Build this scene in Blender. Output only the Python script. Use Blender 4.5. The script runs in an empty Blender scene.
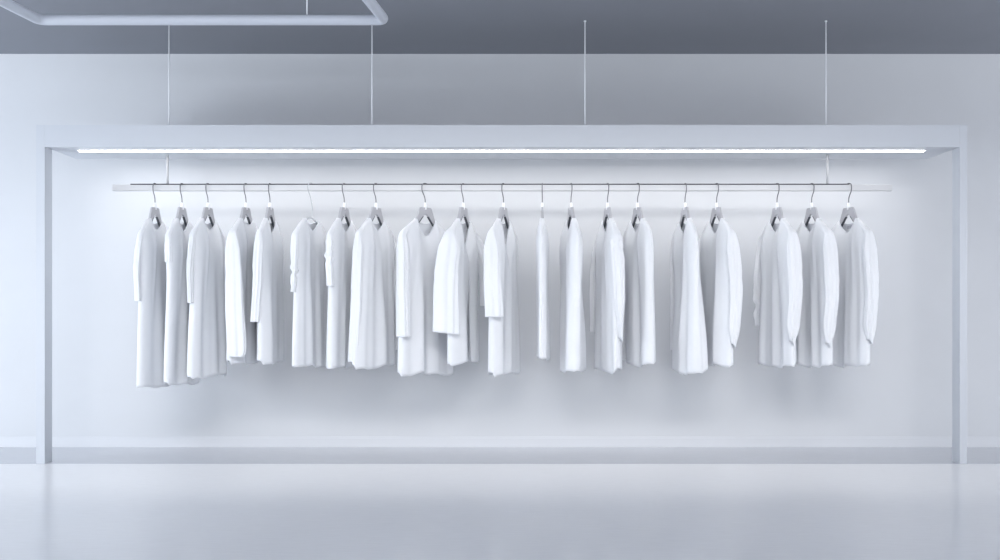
import bpy, bmesh, math, random
from mathutils import Vector
C = bpy.context.scene.collection
PI = math.pi

# ------------------------------------------------------------------ helpers
def obj(name, bm, mat, parent=None, smooth=True):
    me = bpy.data.meshes.new(name)
    bm.normal_update(); bm.to_mesh(me); bm.free()
    me.materials.append(mat)
    if smooth:
        for p in me.polygons: p.use_smooth = True
    o = bpy.data.objects.new(name, me); C.objects.link(o)
    if parent is not None: o.parent = parent
    return o

def tag(o, label=None, cat=None, group=None, kind=None):
    if label: o['label'] = label
    if cat: o['category'] = cat
    if group: o['group'] = group
    if kind: o['kind'] = kind
    return o

def thing(name, label, cat, loc=(0, 0, 0), rz=0, group=None):
    e = bpy.data.objects.new(name, None); e.empty_display_size = .05
    C.objects.link(e); e.location = loc; e.rotation_euler = (0, 0, rz)
    return tag(e, label, cat, group)

def add_box(bm, x0, x1, y0, y1, z0, z1, bev=0.0):
    vs = [bm.verts.new((x, y, z)) for x in (x0, x1) for y in (y0, y1) for z in (z0, z1)]
    idx = [(0, 1, 3, 2), (4, 6, 7, 5), (0, 4, 5, 1), (2, 3, 7, 6), (0, 2, 6, 4), (1, 5, 7, 3)]
    fs = [bm.faces.new([vs[i] for i in f]) for f in idx]
    if bev > 0:
        es = list({e for f in fs for e in f.edges})
        bmesh.ops.bevel(bm, geom=es, offset=bev, segments=2, profile=.5, affect='EDGES')

def box(name, dims, mat, parent=None, bev=0.0):
    bm = bmesh.new(); add_box(bm, *dims, bev=bev)
    return obj(name, bm, mat, parent, smooth=False)

def catmull(pts, n):
    out = []
    m = len(pts)
    for i in range(m - 1):
        p0 = pts[max(i - 1, 0)]; p1 = pts[i]; p2 = pts[i + 1]; p3 = pts[min(i + 2, m - 1)]
        for k in range(n):
            t = k / n
            out.append(tuple(.5 * ((2 * b) + (-a + c) * t + (2 * a - 5 * b + 4 * c - d) * t * t
                       + (-a + 3 * b - 3 * c + d) * t ** 3) for a, b, c, d in zip(p0, p1, p2, p3)))
    out.append(tuple(pts[-1]))
    return out

def add_tube(bm, pts, r, seg=10, closed=False, cap=True):
    P = [Vector(p) for p in pts]; n = len(P)
    rings = []
    up = None
    for i, p in enumerate(P):
        if closed: t = (P[(i + 1) % n] - P[i - 1]).normalized()
        else: t = (P[min(i + 1, n - 1)] - P[max(i - 1, 0)]).normalized()
        if up is None:
            up = Vector((0, 0, 1)) if abs(t.z) < .9 else Vector((0, 1, 0))
        a = (up - t * up.dot(t)).normalized(); b = t.cross(a); up = a
        rr = r[i] if isinstance(r, (list, tuple)) else r
        rings.append([bm.verts.new(p + (a * math.cos(2 * PI * k / seg) + b * math.sin(2 * PI * k / seg)) * rr)
                      for k in range(seg)])
    m = n if closed else n - 1
    for i in range(m):
        A, B = rings[i], rings[(i + 1) % n]
        for k in range(seg):
            bm.faces.new((A[k], A[(k + 1) % seg], B[(k + 1) % seg], B[k]))
    if cap and not closed:
        bm.faces.new(rings[0][::-1]); bm.faces.new(rings[-1])

def sstep(a, b, x):
    t = min(1, max(0, (x - a) / (b - a))); return t * t * (3 - 2 * t)
def lerp(a, b, t): return a + (b - a) * t

# ------------------------------------------------------------------ materials
def mat(name, col, rough=.5, metal=0, **kw):
    m = bpy.data.materials.new(name); m.use_nodes = True
    nt = m.node_tree; b = nt.nodes['Principled BSDF']
    b.inputs['Base Color'].default_value = (*col, 1)
    b.inputs['Roughness'].default_value = rough
    b.inputs['Metallic'].default_value = metal
    for k, v in kw.items(): b.inputs[k].default_value = v
    return m, nt, b

def noise_tint(nt, b, col, amt, scale, stretch=(1, 1, 1), bump=0):
    tc = nt.nodes.new('ShaderNodeTexCoord'); mp = nt.nodes.new('ShaderNodeMapping')
    mp.inputs['Scale'].default_value = stretch
    nz = nt.nodes.new('ShaderNodeTexNoise'); nz.inputs['Scale'].default_value = scale
    nz.inputs['Detail'].default_value = 5
    nt.links.new(tc.outputs['Object'], mp.inputs['Vector']); nt.links.new(mp.outputs['Vector'], nz.inputs['Vector'])
    rp = nt.nodes.new('ShaderNodeValToRGB')
    rp.color_ramp.elements[0].position = .3; rp.color_ramp.elements[1].position = .7
    rp.color_ramp.elements[0].color = (*[c * (1 - amt) for c in col], 1)
    rp.color_ramp.elements[1].color = (*[min(1, c * (1 + amt)) for c in col], 1)
    nt.links.new(nz.outputs['Fac'], rp.inputs['Fac']); nt.links.new(rp.outputs['Color'], b.inputs['Base Color'])
    if bump:
        bp = nt.nodes.new('ShaderNodeBump'); bp.inputs['Strength'].default_value = bump
        bp.inputs['Distance'].default_value = .002
        nt.links.new(nz.outputs['Fac'], bp.inputs['Height']); nt.links.new(bp.outputs['Normal'], b.inputs['Normal'])

M = {}
c = (.60, .615, .645); m, nt, b = mat('painted wall', c, .8); noise_tint(nt, b, c, .012, 3); M['wall'] = m
c = (.20, .213, .245); m, nt, b = mat('dark ceiling paint', c, .85); noise_tint(nt, b, c, .02, 2); M['ceil'] = m
c = (.90, .90, .91); m, nt, b = mat('polished pale floor', c, .17, **{'Specular IOR Level': .5})
noise_tint(nt, b, c, .025, 9, (1, 9, 1), .03); M['floor'] = m
c = (.53, .545, .585); m, nt, b = mat('grey floor border', c, .22); noise_tint(nt, b, c, .025, 9, (1, 9, 1), .03); M['border'] = m
m, nt, b = mat('skirting paint', (.62, .635, .67), .5); M['skirt'] = m
m, nt, b = mat('white lacquered panel', (.56, .585, .63), .45); M['panel'] = m
m, nt, b = mat('rail white', (.58, .585, .60), .4); M['rail'] = m
m, nt, b = mat('rail dark metal', (.05, .05, .06), .5); M['raildark'] = m
m, nt, b = mat('steel wire', (.20, .20, .22), .35, .8); M['wire'] = m
m, nt, b = mat('pale cable', (.82, .84, .88), .4); M['cable'] = m
m, nt, b = mat('white plastic', (.92, .93, .95), .35); M['ferrule'] = m
m, nt, b = mat('grey hanger plastic', (.43, .43, .46), .5); M['hanger'] = m
m, nt, b = mat('painted arm shade', (.06, .065, .08), .6); M['armshade'] = m  # dark colour standing in for shade under the hanger arms
m, nt, b = mat('clear plastic wire', (.82, .84, .87), .15, **{'Transmission Weight': .55, 'IOR': 1.3}); M['clear'] = m
m, nt, b = mat('white pipe paint', (.50, .53, .59), .4); M['pipe'] = m
m, nt, b = mat('grey neck label', (.42, .43, .48), .8); M['tagm'] = m
m, nt, b = mat('led diffuser', (1, 1, 1), .5); b.inputs['Emission Color'].default_value = (1, .985, .96, 1)
b.inputs['Emission Strength'].default_value = LED = 9; M['led'] = m

def fabric(name, col, trans):
    m = bpy.data.materials.new(name); m.use_nodes = True
    nt = m.node_tree; b = nt.nodes['Principled BSDF']; out = nt.nodes['Material Output']
    b.inputs['Base Color'].default_value = (*col, 1); b.inputs['Roughness'].default_value = .9
    b.inputs['Specular IOR Level'].default_value = .2
    b.inputs['Sheen Weight'].default_value = .15
    t = nt.nodes.new('ShaderNodeBsdfTranslucent'); t.inputs['Color'].default_value = (*col, 1)
    mx = nt.nodes.new('ShaderNodeMixShader'); mx.inputs['Fac'].default_value = trans
    nt.links.new(b.outputs[0], mx.inputs[1]); nt.links.new(t.outputs[0], mx.inputs[2]); nt.links.new(mx.outputs[0], out.inputs['Surface'])
    tc = nt.nodes.new('ShaderNodeTexCoord'); nz = nt.nodes.new('ShaderNodeTexNoise')
    nz.inputs['Scale'].default_value = 9; nz.inputs['Detail'].default_value = 3
    bp = nt.nodes.new('ShaderNodeBump'); bp.inputs['Strength'].default_value = .12; bp.inputs['Distance'].default_value = .01
    nt.links.new(tc.outputs['Object'], nz.inputs['Vector']); nt.links.new(nz.outputs['Fac'], bp.inputs['Height'])
    nt.links.new(bp.outputs['Normal'], b.inputs['Normal'])
    return m
M['cloth'] = fabric('white cotton', (.90, .915, .945), .26)
M['rib'] = fabric('white ribbed cotton', (.83, .85, .89), .1)

# ------------------------------------------------------------------ camera geometry (metres; frame front plane is y = 0)
CAMY, CAMZ, F = -6.0, .9125, 960.0
WALLY = .79; RAILY = .28
cam_d = bpy.data.cameras.new('camera'); cam = bpy.data.objects.new('camera', cam_d); C.objects.link(cam)
cam.location = (0, CAMY, CAMZ); cam.rotation_euler = (PI / 2, 0, 0)
cam_d.sensor_width = 36; cam_d.lens = 36 * F / 1000
cam_d.shift_y = (318 - 280) / 1000.0
bpy.context.scene.camera = cam

# ------------------------------------------------------------------ setting
CEIL = 2.78
def struct(name, dims, m): return tag(box(name, dims, m), kind='structure')
struct('floor', (-7, 7, -9, WALLY + .1, -.1, 0), M['floor'])
struct('trim_1', (-7, 7, 0.0, WALLY, -.001, .0012), M['border'])
struct('wall_back', (-7, 7, WALLY, WALLY + .1, 0, CEIL), M['wall'])
struct('ceiling', (-7, 7, -9, WALLY + .1, CEIL, CEIL + .1), M['ceil'])
bm = bmesh.new()
add_box(bm, -7, 7, WALLY - .014, WALLY, 0.0012, .062); add_box(bm, -7, 7, WALLY - .010, WALLY, .062, .072)
tag(obj('baseboard_back', bm, M['skirt'], smooth=False), kind='structure')

# ------------------------------------------------------------------ display frame
ZT, ZU, CD = 2.119, 1.981, .46          # canopy top, underside, depth
XL, XR = -2.90, 2.919
fr = thing('display_frame', 'long white display frame with flat canopy on two slim posts', 'display frame', (0, 0, 0))
box('post', (XL, XL + .055, 0, .10, .0012, ZT), M['panel'], fr, .0015)
box('post', (XR - .046, XR, 0, .10, .0012, ZT), M['panel'], fr, .0015)
cx0, cx1 = XL + .055, XR - .046
bm = bmesh.new()                         # canopy: hollow slab with a slot in its underside for the light
s0, s1, sy0, sy1 = -2.70, 2.72, .125, .145
add_box(bm, cx0, cx1, 0, CD, ZU + .03, ZT)
add_box(bm, cx0, cx1, 0, sy0, ZU, ZU + .03); add_box(bm, cx0, cx1, sy1, CD, ZU, ZU + .03)
add_box(bm, cx0, s0, sy0, sy1, ZU, ZU + .03); add_box(bm, s1, cx1, sy0, sy1, ZU, ZU + .03)
canopy = obj('canopy', bm, M['panel'], fr, smooth=False)
led = box('light_strip', (s0 + .01, s1 - .01, sy0 + .001, sy1 - .001, ZU - .006, ZU + .028), M['led'], canopy)
led['label'] = 'glowing white linear light strip'

for px, lab in ((169, 'thin pale suspension cable nearest the left post, holding the white canopy'),
                (372, 'thin pale suspension cable passing behind the bent corner of the white pipe'),
                (585, 'thin pale suspension cable just right of the middle of the canopy'),
                (826, 'thin pale suspension cable nearest the right post, holding the white canopy')):
    y = .03; x = (px - 500) * (6 + y) / F
    t = thing('suspension_cable', lab, 'cable', (x, y, ZT), 0, 'cables holding up the display canopy')
    bm = bmesh.new(); add_tube(bm, [(0, 0, 0), (0, 0, CEIL - ZT)], .0042, 8); obj('cable', bm, M['cable'], t)
    bm = bmesh.new(); add_tube(bm, [(0, 0, CEIL - ZT - .006), (0, 0, CEIL - ZT)], .008, 12); obj('ceiling_fixing', bm, M['cable'], t)

# ------------------------------------------------------------------ hanging pipe loop
pd = 5.0; py = CAMY + pd; pz = CAMZ + 298 * pd / F
A = (-2.40, py, pz); B = (-.60, py, pz); dr = (-.13, -1.0)
L = 1.7
pts_c = [A, B, (B[0] + dr[0] * L, B[1] + dr[1] * L, pz), (A[0] + dr[0] * L, A[1] + dr[1] * L, pz)]
loop = []
for i, p in enumerate(pts_c):
    p = Vector(p); a = Vector(pts_c[i - 1]); b_ = Vector(pts_c[(i + 1) % 4]); rr = .045
    pa = p + (a - p).normalized() * rr; pb = p + (b_ - p).normalized() * rr
    for k in range(9):
        t = k / 8; loop.append(pa * (1 - t) ** 2 + p * 2 * t * (1 - t) + pb * t * t)
pl = thing('hanging_pipe', 'white round pipe loop hanging below the dark ceiling', 'pipe', (0, 0, 0))
bm = bmesh.new(); add_tube(bm, loop, .0265, 20, closed=True); obj('pipe_loop', bm, M['pipe'], pl)
bm = bmesh.new(); hx = (307 - 500) * pd / F
add_tube(bm, [(hx, py, pz + .024), (hx, py, CEIL)], .0035, 8); obj('hanging_wire', bm, M['cable'], pl)

# ------------------------------------------------------------------ clothes rail
RZ = CAMZ + (318 - 184) * (6 + RAILY) / F
S = F / (6 + RAILY)
rx0, rx1 = (113 - 500) / S, (891.5 - 500) / S
rl = thing('clothes_rail', 'long white flat rail with dark metal top edge hung under the canopy', 'clothes rail', (0, RAILY, RZ))
box('rail_bar', (rx0, rx1, -.015, .015, -.046, -.006), M['rail'], rl, .002)
box('rail_edge', (rx0 + .12, rx1 - .28, -.0165, .0165, -.0075, .0), M['raildark'], rl)['label'] = 'thin dark metal strip along the top'
for px in (167.5, 827.5):
    x = (px - 500) / S; bm = bmesh.new()
    add_tube(bm, [(x, 0, -.008), (x, 0, ZU - RZ - .0005)], .0085, 12); obj('support_rod', bm, M['rail'], rl)

# ------------------------------------------------------------------ hangers (local -x points at the camera side)
NECK, ZN, TIP, ZTIP = .088, -.232, .212, -.342
def hanger_mesh():
    up = [(0, -.155), (.046, -.155), (.050, -.160), (.080, -.232), (.098, -.256), (.14, -.293), (.18, -.328), (.198, -.345)]
    lo = [(0, -.198), (.014, -.203), (.032, -.220), (.058, -.250), (.09, -.284), (.14, -.324), (.175, -.350), (.194, -.361)]
    bm = bmesh.new(); th = .0068
    def col(sg):
        rows = []
        for (ux, uz), (lx, lz) in zip(up, lo):
            rows.append([bm.verts.new((sg * ux, -th, uz)), bm.verts.new((sg * ux, th, uz)),
                         bm.verts.new((sg * lx, th, lz)), bm.verts.new((sg * lx, -th, lz))])
        for a, b2 in zip(rows, rows[1:]):
            for k in range(4):
                f = (a[k], a[(k + 1) % 4], b2[(k + 1) % 4], b2[k])
                bm.faces.new(f if sg > 0 else f[::-1])
        f = rows[-1]; bm.faces.new(f if sg > 0 else f[::-1])
    col(1); col(-1)
    bmesh.ops.remove_doubles(bm, verts=bm.verts, dist=1e-6)
    bm.normal_update(); bmesh.ops.recalc_face_normals(bm, faces=bm.faces)
    return bm
def shade_strip_mesh(sg):  # strip along the arm's underside that paints in its shade
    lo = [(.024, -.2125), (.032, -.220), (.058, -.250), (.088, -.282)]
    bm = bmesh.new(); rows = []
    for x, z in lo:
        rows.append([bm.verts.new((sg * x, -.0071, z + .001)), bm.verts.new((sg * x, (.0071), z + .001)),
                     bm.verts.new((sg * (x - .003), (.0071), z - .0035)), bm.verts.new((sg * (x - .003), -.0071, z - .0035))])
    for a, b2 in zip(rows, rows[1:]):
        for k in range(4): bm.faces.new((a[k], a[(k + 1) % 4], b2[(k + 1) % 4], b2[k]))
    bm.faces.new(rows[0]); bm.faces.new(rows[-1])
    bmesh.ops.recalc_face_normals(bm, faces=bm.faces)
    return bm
HOOK = [(.030, 0, -.034), (.031, 0, -.015), (.022, 0, -.001), (0, 0, .0038), (-.020, 0, -.001), (-.029, 0, -.014),
        (-.030, 0, -.034), (-.024, 0, -.054), (-.010, 0, -.076), (-.002, 0, -.096), (0, 0, -.118), (0, 0, -.15)]
def hang(px): return (px - 500) / S
def make_hanger(label, px, th):
    h = thing('clothes_hanger', label, 'hanger', (hang(px), RAILY, RZ), th, 'grey hangers on the rail')
    bm = bmesh.new(); add_tube(bm, catmull(HOOK, 5), .0033, 8); obj('hook', bm, M['wire'], h)
    bm = bmesh.new()
    add_tube(bm, [(0, 0, -.122), (0, 0, -.126), (0, 0, -.145), (0, 0, -.168)], [.006, .0085, .0095, .0105], 12)
    obj('hook_socket', bm, M['ferrule'], h)['label'] = 'white plastic hook socket'
    obj('hanger_body', hanger_mesh(), M['hanger'], h, smooth=False)
    for sg in (-1, 1): obj('shade_strip', shade_strip_mesh(sg), M['armshade'], h, smooth=False)['label'] = 'painted shade strip under the arm'
    return h
def dup(root, label, px, th):
    r = root.copy(); C.objects.link(r); r.location = (hang(px), RAILY, RZ); r.rotation_euler = (0, 0, th); r['label'] = label
    for ch in list(root.children):
        k = ch.copy(); C.objects.link(k); k.parent = r
    return r

# ------------------------------------------------------------------ garments
def body_mesh(g, rnd):
    """Front and back sheets joined at the sides and over the shoulders."""
    nu, nv = 64, 56
    W0 = TIP; wc, wh = g.get('wc', .195), g.get('wh', .215)
    zh = g['zh']; dip = g.get('dip', .065); pw = g.get('pw', 2.2); bdip = .030
    dm, dh = g.get('dm', .045), g.get('dh', .050)
    amp = 1.25 * g.get('amp', .018); K = g.get('K', 5)
    tw = math.radians(g.get('tw', 0)); lean = g.get('lean', 0.0); slope = g.get('slope', 0.0)
    opn = g.get('open', 0)
    ph = [[rnd.uniform(0, 2 * PI) for _ in range(5)] for _ in range(2)]
    fr_ = [[K * rnd.uniform(.85, 1.15), K * rnd.uniform(1.6, 2.0), K * rnd.uniform(.4, .55)] for _ in range(2)]
    dr_ = [[rnd.uniform(-.8, .8) for _ in range(3)] for _ in range(2)]
    def ztop(u, s):
        x = abs(u) * W0
        if x <= NECK:
            q = x / NECK
            d = dip if s < 0 else bdip
            return ZN - d * (1 - q ** (pw if s < 0 else 2.0))
        q = (x - NECK) / (TIP - NECK)
        return lerp(ZN, ZTIP, q) + .010 * math.sin(PI * q) - .03 * max(0, q - .86) / .14 * max(0, q - .86) / .14
    def fold(u, v, si):
        f, p, d = fr_[si], ph[si], dr_[si]
        w = math.cos(f[0] * u * PI * .5 + p[0] + d[0] * v)
        w = .65 * w + .35 * (1 - 2 * abs(math.sin((f[0] * u * PI * .5 + p[0] + d[0] * v) * .5)))  # pinched ridges
        w2 = math.cos(f[1] * u * PI * .5 + p[1] + d[1] * v)
        w3 = math.cos(f[2] * u * PI * .5 + p[2] + d[2] * v)
        k = sstep(.04, .85, v)
        return amp * k * (.62 * w + .22 * w2 + .45 * w3)
    def pt(u, v, s, half=0):
        si = 0 if s < 0 else 1
        zt = ztop(u, s)
        zb = zh + slope * u + .008 * math.sin(3.1 * u + ph[si][3]) + .5 * fold(u, 1, si) + (0.012 if s > 0 else 0)
        z = lerp(zt, zb, v)
        Wv = lerp(lerp(W0, wc, sstep(0, .22, v)), wh, sstep(.2, 1, v))
        x = u * Wv
        t0 = min(1, v / .17); D = lerp(.0125, dm, t0 * (1.5 - .5 * t0)); D = lerp(D, dh, sstep(.3, 1, v))
        e = max(0.0, 1 - abs(u) ** lerp(6, 3.0, sstep(0, .4, v))) ** .5
        fo = fold(u, v, si) * max(0, 1 - abs(u) ** 6)
        y = s * (D * e) + s * fo
        # pull-lines from the neck points and shoulder tips
        y += s * .006 * e * math.exp(-((abs(u) - .45 - .2 * v) / .07) ** 2) * sstep(.02, .1, v) * (1 - sstep(.25, .7, v))
        # both sheets sway together
        y += .014 * sstep(.2, 1, v) * math.sin(2.4 * u + ph[0][4]) + lean * v
        if s > 0: y = max(y, .004 + lean * v + .014 * sstep(.2, 1, v) * math.sin(2.4 * u + ph[0][4])) if abs(u) < .999 else y
        else: y = min(y, -.004 + lean * v + .014 * sstep(.2, 1, v) * math.sin(2.4 * u + ph[0][4])) if abs(u) < .999 else y
        if opn and s < 0:
            kk = max(0, 1 - abs(u)) ** 1.5 * sstep(.12, 1, v)
            x += half * opn * kk; y += (-.02 if half * g['ns'] > 0 else .01) * kk
            z += .03 * kk * v
        a = tw * sstep(.1, 1, v)
        return (x * math.cos(a) - y * math.sin(a), x * math.sin(a) + y * math.cos(a), z)
    bm = bmesh.new()
    us = [-math.cos(PI * i / nu) * .35 + (2 * i / nu - 1) * .65 for i in range(nu + 1)]
    vs = [(j / nv) ** 1.25 for j in range(nv + 1)]
    grids = []
    back = [[bm.verts.new(pt(u, v, 1)) for v in vs] for u in us]
    def shared(i, u, j):
        return i in (0, nu) or (j == 0 and abs(u) * W0 > NECK)
    front = []
    for i, u in enumerate(us):
        front.append([back[i][j] if shared(i, u, j) else bm.verts.new(pt(u, v, -1, -1)) for j, v in enumerate(vs)])
    mid = nu // 2
    midr = front[mid] if not opn else [bm.verts.new(pt(us[mid], v, -1, 1)) if v > .05 else front[mid][j] for j, v in enumerate(vs)]
    if opn:
        for i in range(mid + 1, nu):
            for j, v in enumerate(vs):
                if not shared(i, us[i], j): front[i][j].co = pt(us[i], v, -1, 1)
    # top seam: average height so the sheets meet over the hanger arm
    for i, u in enumerate(us):
        if abs(u) * W0 > NECK: back[i][0].co.y = 0
    def face(q):
        q2 = []
        for x in q:
            if x not in q2: q2.append(x)
        if len(q2) >= 3:
            try: bm.faces.new(q2)
            except ValueError: pass
    for i in range(nu):
        for j in range(nv):
            face((back[i + 1][j], back[i][j], back[i][j + 1], back[i + 1][j + 1]))
            a = midr if i == mid else front[i]; b2 = front[i + 1]
            face((a[j], b2[j], b2[j + 1], a[j + 1]))
    fn = [front[i][0].co.copy() for i in range(nu + 1) if abs(us[i]) * W0 <= NECK + .004]
    bk = [back[i][0].co.copy() for i in range(nu + 1) if abs(us[i]) * W0 <= NECK + .004]
    bk[0] = bk[0].copy()
    ring = fn + bk[::-1]
    lab = back[mid][0].co.copy()
    return bm, ring, lab

def sleeve_mesh(side, sp, ns, rnd):
    """Tapered tube hanging from a shoulder tip. sp: zend, rb0, rb1 (front-back radius), ra, yend, ymid, out, wrinkle"""
    z1 = sp['z']; ym, ye = sp.get('ym', 0), sp.get('ye', 0); out = sp.get('out', .01); oe = sp.get('oe', out)
    rb0, rb1 = sp.get('rb0', .05), sp.get('rb1', .042); ra = sp.get('ra', .02)
    zs = ZTIP
    path = [(.135, 0, zs + .054), (.172, 0, zs + .026), (.199, ym * .1, zs - .006), (.199 + out * .2, ym * .3, lerp(zs, z1, .12)),
            (.197 + out * .7, ym * .8, lerp(zs, z1, .34)), (.197 + out, ym, lerp(zs, z1, .56)),
            (.197 + lerp(out, oe, .6), lerp(ym, ye, .55), lerp(zs, z1, .78)), (.197 + oe, ye, z1)]
    P = catmull(path, 7); n = len(P); seg = 36
    p1, p2, p3, p4 = [rnd.uniform(0, 6.28) for _ in range(4)]
    wr = sp.get('wr', .0012); cuff = sp.get('cuff', 0); skew = sp.get('skew', 0)
    bm = bmesh.new(); rings = []
    for i, p in enumerate(P):
        q = i / (n - 1)
        t = Vector(P[min(i + 1, n - 1)]) - Vector(P[max(i - 1, 0)]); t.normalize()
        if q > .85: t = (t.lerp(Vector((0, 0, -1)), (q - .85) / .15)).normalized()
        fb = Vector((0, 1, 0)); fb = (fb - t * fb.dot(t)).normalized(); oa = t.cross(fb)
        gl = min(1, max(0, (P[0][2] - p[2]) / .15)); grow = gl * (1.4 - .4 * gl)
        rb = lerp(rb0, rb1, sstep(.15, 1, q) if not sp.get('fl') else q)
        rb = lerp(min(.0145, rb), rb, grow)
        if sp.get('pt'): rb *= lerp(1, .35, sstep(1 - sp['pt'], 1, q))
        rr = lerp(ra, sp.get('ra1', ra * .9), q) * lerp(.55, 1, grow)
        el = math.exp(-((q - sp.get('we', .6)) / .13) ** 2)
        if cuff: 
            k = sstep(1 - cuff, 1, q); rb *= lerp(1, .72, k)
        row = []
        for k in range(seg):
            a = 2 * PI * k / seg
            cs, sn = math.cos(a), math.sin(a)
            f = 1 + (.15 * math.cos(3 * a + p1 + 1.2 * q) + .13 * math.cos(7 * a + p2 - q)) * sstep(.1, .6, q)
            w = wr * el * (math.sin(42 * q + p3 + 2 * cs) + .6 * math.sin(71 * q + p4 - 2 * sn))
            v = Vector(p) + fb * (rb * f * sn + w * sn) + oa * ((rr * f + w) * math.copysign(abs(cs) ** .9, cs))
            if q > .8: v.z += skew * sn * (q - .8) / .2
            row.append(bm.verts.new((side * v.x, v.y, v.z)))
        rings.append(row)
    for A_, B_ in zip(rings, rings[1:]):
        for k in range(seg): bm.faces.new((A_[k], A_[(k + 1) % seg], B_[(k + 1) % seg], B_[k]))
    bm.faces.new(rings[0])
    bmesh.ops.recalc_face_normals(bm, faces=bm.faces)
    return bm

def solid(o, th=.0022):
    m = o.modifiers.new('thickness', 'SOLIDIFY'); m.thickness = th; m.offset = 0
    return o

def make_garment(i, g):
    rnd = random.Random(100 + i * 7 + g.get('seed', 0))
    th = math.radians(g['th']); ns = -1 if g['th'] > 0 else 1; g['ns'] = ns
    sc = F / (6 + RAILY - .2)
    zof = lambda py: CAMZ - (py - 318) / sc - RZ
    g['zh'] = zof(g['hem'])
    kind = next((k for k in ('cardigan', 'tunic', 'shirt') if k in g['label']), 'top')
    t = thing({'top': 'pullover', 'shirt': 'long_shirt'}.get(kind, kind), g['label'], kind, (hang(g['px']), RAILY, RZ), th, 'white garments on the rail')
    bm, ring, lab = body_mesh(g, rnd)
    solid(obj('body', bm, M['cloth'], t))
    bm = bmesh.new(); add_tube(bm, ring, g.get('band', .0042), 8, closed=True); obj('neckband', bm, M['rib'], t)
    for side, key in ((ns, 'near'), (-ns, 'far')):
        sp = g.get(key)
        if sp:
            sp = dict(sp); sp['z'] = zof(sp['y']) if side == ns else CAMZ - (sp['y'] - 318) / (F / (6 + RAILY + .2)) - RZ
            solid(obj('sleeve', sleeve_mesh(side, sp, ns, rnd), M['cloth'], t))
    if g.get('tag'):
        bm = bmesh.new(); add_box(bm, -.022, .022, lab.y - .0045, lab.y - .003, lab.z - .030, lab.z - .008)
        obj('neck_label', bm, M['tagm'], t, smooth=False)['label'] = 'small grey label inside the neck'
    return t

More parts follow.
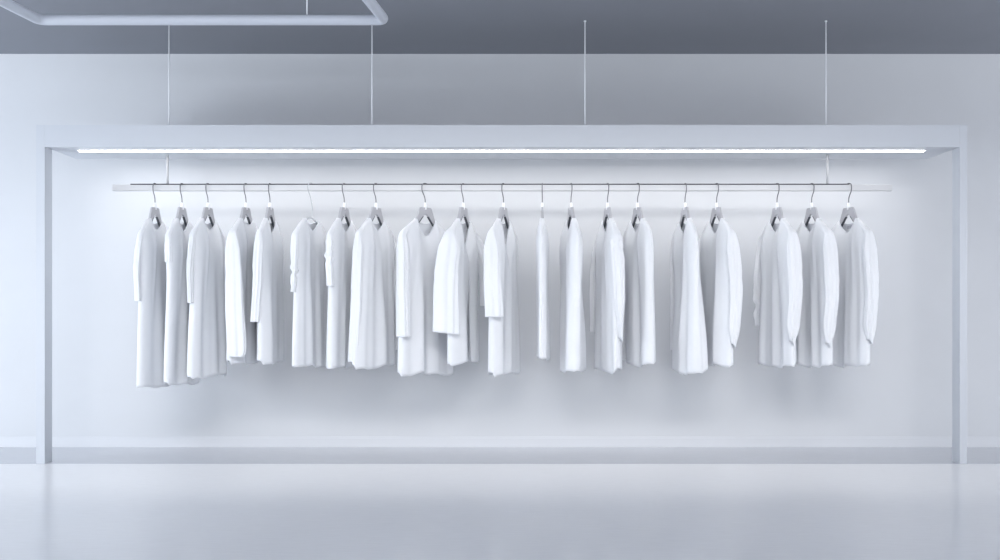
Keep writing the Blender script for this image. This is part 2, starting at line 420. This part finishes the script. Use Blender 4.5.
G = [
 dict(px=155, th=85, hem=388, K=4, amp=.012, wh=.205, dm=.05, dh=.055, near=dict(y=301, ym=.022, ye=.014, rb0=.022, rb1=.017), far=dict(y=296, rb0=.025, rb1=.02),
      label='long white tunic at the far left end of the rail, hanging lowest, straight hem'),
 dict(px=182, th=85, hem=386, K=5, amp=.012, pw=1.2, dip=.085, near=dict(y=262, ym=.002, ye=.0, rb0=.022, rb1=.022, out=-.006), far=dict(y=262, rb0=.025, rb1=.02),
      label='long white V-necked tunic second from the left end, partly behind the third'),
 dict(px=208, th=80, hem=378, K=5, amp=.012, dm=.05, dh=.055, near=dict(y=303, ym=.018, ye=.012, rb0=.024, rb1=.018), far=dict(y=300, rb0=.025, rb1=.02),
      label='long white round-necked tunic third from the left end, its short sleeve hanging clear in front'),
 dict(px=246, th=80, hem=364, K=6, amp=.014, dip=.035, pw=2.5, tag=1, near=dict(y=357, ym=-.018, ye=-.035, rb0=.045, rb1=.058, ra=.02, cuff=.05), far=dict(y=350, rb0=.03),
      label='white crew-neck top with high collar and full-length sleeve reaching its hem, fourth from the left'),
 dict(px=270, th=85, hem=364, K=5, amp=.014, pw=1.5, dip=.095, tag=1, near=dict(y=322, ym=.012, ye=.028, rb0=.03, rb1=.026), far=dict(y=320, rb0=.03, rb1=.025),
      label='narrow white V-necked shirt fifth from the left, just left of the clear hanger'),
 dict(px=311, th=72, hem=368, K=7, amp=.011, pw=1.7, dip=.075, dm=.04, dh=.04, near=dict(y=292, ym=.0, ye=.008, rb0=.03, rb1=.014, wr=.006, we=.8), far=dict(y=285, rb0=.025, rb1=.02),
      label='white short-sleeved tunic on the clear hanger'),
 dict(px=344.3, th=73, hem=369, K=5, amp=.014, pw=1.4, dip=.085, near=dict(y=286, ym=.0, ye=-.008, rb0=.026, rb1=.022, wr=.006), far=dict(y=285, rb0=.025, rb1=.02),
      label='white V-necked tunic with creased short sleeve, just right of the clear hanger'),
 dict(px=376, th=65, hem=368, K=6, amp=.018, pw=1.4, dip=.075, wh=.25, near=dict(y=362, ym=.008, ye=.028, rb0=.036, rb1=.036, out=.02), far=dict(y=350, rb0=.035),
      label='flared white V-necked shirt with full-length sleeve, between the creased-sleeve tunic and the wide scoop-necked one'),
 dict(px=425.2, th=48, hem=376, K=5, amp=.020, dip=.105, pw=1.9, wh=.24, dh=.058, near=dict(y=337, ym=-.015, ye=-.025, rb0=.045, rb1=.05, ra=.028, out=.015), far=dict(y=320, rb0=.04),
      label='wide white scoop-necked tunic turned most to the front, showing grey hanger through its deep neck'),
 dict(px=463.3, th=68, hem=366, K=4, amp=.016, dip=.17, pw=1.2, open=.06, name='cardigan', cat='cardigan',
      near=dict(y=333, ym=.034, ye=.036, rb0=.058, rb1=.084, ra=.03, out=.015, skew=.01, fl=1), far=dict(y=306, ym=-.06, ye=-.065, rb0=.045, rb1=.035),
      label='white open-front cardigan with very wide bell sleeve swinging out to the left'),
 dict(px=503.5, th=68, hem=376, K=5, amp=.016, dip=.20, pw=1.1, near=dict(y=317, ym=-.008, ye=-.020, rb0=.045, rb1=.052, ra=.03, out=.01), far=dict(y=310, rb0=.03, ym=.04, ye=.03),
      label='white deep V-necked top with three-quarter sleeve at the middle of the rail'),
 dict(px=542.3, th=86, hem=361, K=4, amp=.010, dm=.034, dh=.036, dip=.07,
      label='slim white shirt hanging edge-on, the narrowest on the rail'),
 dict(px=571, th=-81, hem=373, K=4, amp=.016, pw=1.4, dip=.09, dm=.05, dh=.062,
      label='white sheath-like shirt just right of the edge-on one, wide straight side facing front'),
 dict(px=607.5, th=-80, hem=372, K=5, amp=.014, pw=1.4, dip=.09, near=dict(y=340, ym=.016, ye=.024, rb0=.042, rb1=.030, ra=.025, out=.02, pt=.28, wr=.005, we=.4, skew=-.015), far=dict(y=332, ym=-.03, ye=-.03, rb0=.03, rb1=.025),
      label='white long-sleeved shirt with pointed cuff dangling in front, beside the straight sheath-like one'),
 dict(px=637.5, th=-74, hem=366, K=5, amp=.018, pw=1.8, dip=.08, tag=1, wh=.215, lean=.018, far=dict(y=360, rb0=.035, rb1=.03),
      label='white shirt showing a broad front and small neck label, beside the dangling-cuff shirt'),
 dict(px=685, th=-82, hem=374, K=6, amp=.024, pw=1.5, dip=.095, wh=.21, tw=-10, lean=.035, dh=.072, far=dict(y=350, rb0=.035, rb1=.03),
      label='white pleated sleeveless shirt with uneven hem, left of the bowed-sleeve shirt'),
 dict(px=716.5, th=-76, hem=367, K=5, amp=.016, pw=1.5, dip=.09, near=dict(y=346, ym=.022, ye=.004, rb0=.044, rb1=.034, ra=.025, out=.02, pt=.12, skew=-.015), far=dict(y=340, rb0=.035, rb1=.03),
      label='white long-sleeved shirt with sleeve bowed out, alone just left of the right-hand group of three'),
 dict(px=777, th=-79, hem=367, K=6, amp=.014, pw=1.5, dip=.085, near=dict(y=343, ym=.010, ye=-.012, rb0=.048, rb1=.036, ra=.025, out=.02, pt=.12, skew=-.015), far=dict(y=326, ym=-.03, ye=-.02, rb0=.035, rb1=.028, wr=.008, we=.85),
      label='white V-necked long-sleeved shirt, first of the three at the right end'),
 dict(px=811.6, th=-77, hem=367, K=6, amp=.014, pw=1.5, dip=.085, near=dict(y=345, ym=.010, ye=-.018, rb0=.048, rb1=.036, ra=.025, out=.02, pt=.12, skew=-.015), far=dict(y=330, rb0=.035, rb1=.03),
      label='white V-necked long-sleeved shirt, middle of the three at the right end'),
 dict(px=848.6, th=-73, hem=367, K=6, amp=.014, pw=1.8, dip=.085, tag=1, near=dict(y=342, ym=.012, ye=-.010, rb0=.048, rb1=.036, ra=.025, out=.02, pt=.12, skew=-.015), far=dict(y=330, rb0=.035, rb1=.03),
      label='white long-sleeved shirt with wide scooped V neck, last at the right end of the rail'),
]
HL = ['first grey hanger from the left end of the rail', 'second grey hanger from the left end, close to the first',
 'third grey hanger from the left end, last of the close trio', 'grey hanger of the high crew-neck top, fourth from the left',
 'grey hanger of the narrow V-necked shirt, just left of the clear hanger', None,
 'grey hanger just right of the clear hanger', 'broad grey hanger in the flared V-necked shirt with long sleeve',
 'grey hanger facing front inside the deep scoop neck', 'grey hanger inside the open-front cardigan with bell sleeve',
 'grey hanger in the deep V-necked top at the middle of the rail', 'grey hanger seen edge-on in the narrowest shirt',
 'grey hanger just right of the edge-on one', 'grey hanger of the shirt with the dangling pointed cuff',
 'grey hanger of the broad shirt left of the wide gap', 'grey hanger of the pleated shirt with uneven hem',
 'grey hanger of the bowed-sleeve shirt left of the right-hand three', 'grey hanger of the first shirt in the right-hand three',
 'grey hanger of the middle shirt in the right-hand three', 'last grey hanger at the right end of the rail']
proto = None
for i, g in enumerate(G):
    make_garment(i, g)
    rz = math.radians(g['th'] if g['th'] > 0 else g['th'] + 180)
    if HL[i] is None:
        h = thing('clear_hanger', 'clear thin hanger on the rail, the only see-through one', 'hanger', (hang(g['px']), RAILY, RZ), rz)
        bm = bmesh.new()
        add_tube(bm, catmull([(x * 1.3, y, z * 1.0 + (0.002 if z > 0 else 0)) for x, y, z in HOOK[:-2]] + [(.01, 0, -.13), (.02, 0, -.17), (.012, 0, -.222)], 5), .0028, 8)
        obj('hook', bm, M['clear'], h)
        bm = bmesh.new()
        add_tube(bm, catmull([(-.195, 0, -.345), (-.09, 0, -.262), (-.03, 0, -.228), (.012, 0, -.222), (.04, 0, -.232), (.09, 0, -.262), (.195, 0, -.345)], 6), .005, 10)
        obj('hanger_arms', bm, M['clear'], h)
    elif proto is None: proto = make_hanger(HL[i], g['px'], rz)
    else: dup(proto, HL[i], g['px'], rz)

# ------------------------------------------------------------------ light
w = bpy.data.worlds.new('world'); bpy.context.scene.world = w; w.use_nodes = True
bg = w.node_tree.nodes['Background']; bg.inputs[0].default_value = (.83, .88, .97, 1); bg.inputs[1].default_value = .93
def area(name, loc, target, sx, sy, power, col):
    l = bpy.data.lights.new(name, 'AREA'); l.shape = 'RECTANGLE'; l.size = sx; l.size_y = sy; l.energy = power; l.color = col
    o = bpy.data.objects.new(name, l); C.objects.link(o); o.location = loc
    o.rotation_euler = (Vector(target) - Vector(loc)).to_track_quat('-Z', 'Y').to_euler()
    return o
area('assumed_left_light', (-6.7, -2.3, .85), (-2.9, .79, .7), 2.4, 1.4, 205, (.86, .93, 1))  # assumed off-screen source added to brighten the left wall; no window stands there
area('right_fill_light', (6.7, -2.3, .85), (2.9, .79, .7), 2.4, 1.4, 88, (.95, .97, 1))  # added off-screen fill that brightens the right side of the wall
area('wall_fill_light', (0, .478, 2.0), (0, .4785, 1.0), 5.5, .02, 13, (1, .985, .96))  # unseen lamp added behind the canopy to brighten the wall below
area('front_fill_light', (0, -8.6, 1.0), (0, .3, .7), 9, 1.6, 42, (.93, .96, 1))  # soft frontal fill added behind the camera, not an actual window
top_fill = area('overhead_fill_light', (0, -2.9, 2.45), (0, .25, .7), 5.6, .3, 21.5, (1, .99, .98)); top_fill.data.spread = math.radians(60)  # unseen fill added overhead to brighten garments and floor
area('ceiling_fill_light', (0, -2.2, 2.32), (0, -2.2001, 3), 8, .2, 110, (.93, .96, 1))  # off-camera lamp added to lighten the nearer part of the ceiling
sc_ = bpy.context.scene
sc_.view_settings.view_transform = 'Standard'
sc_.view_settings.look = 'None'
sc_.view_settings.exposure = 0
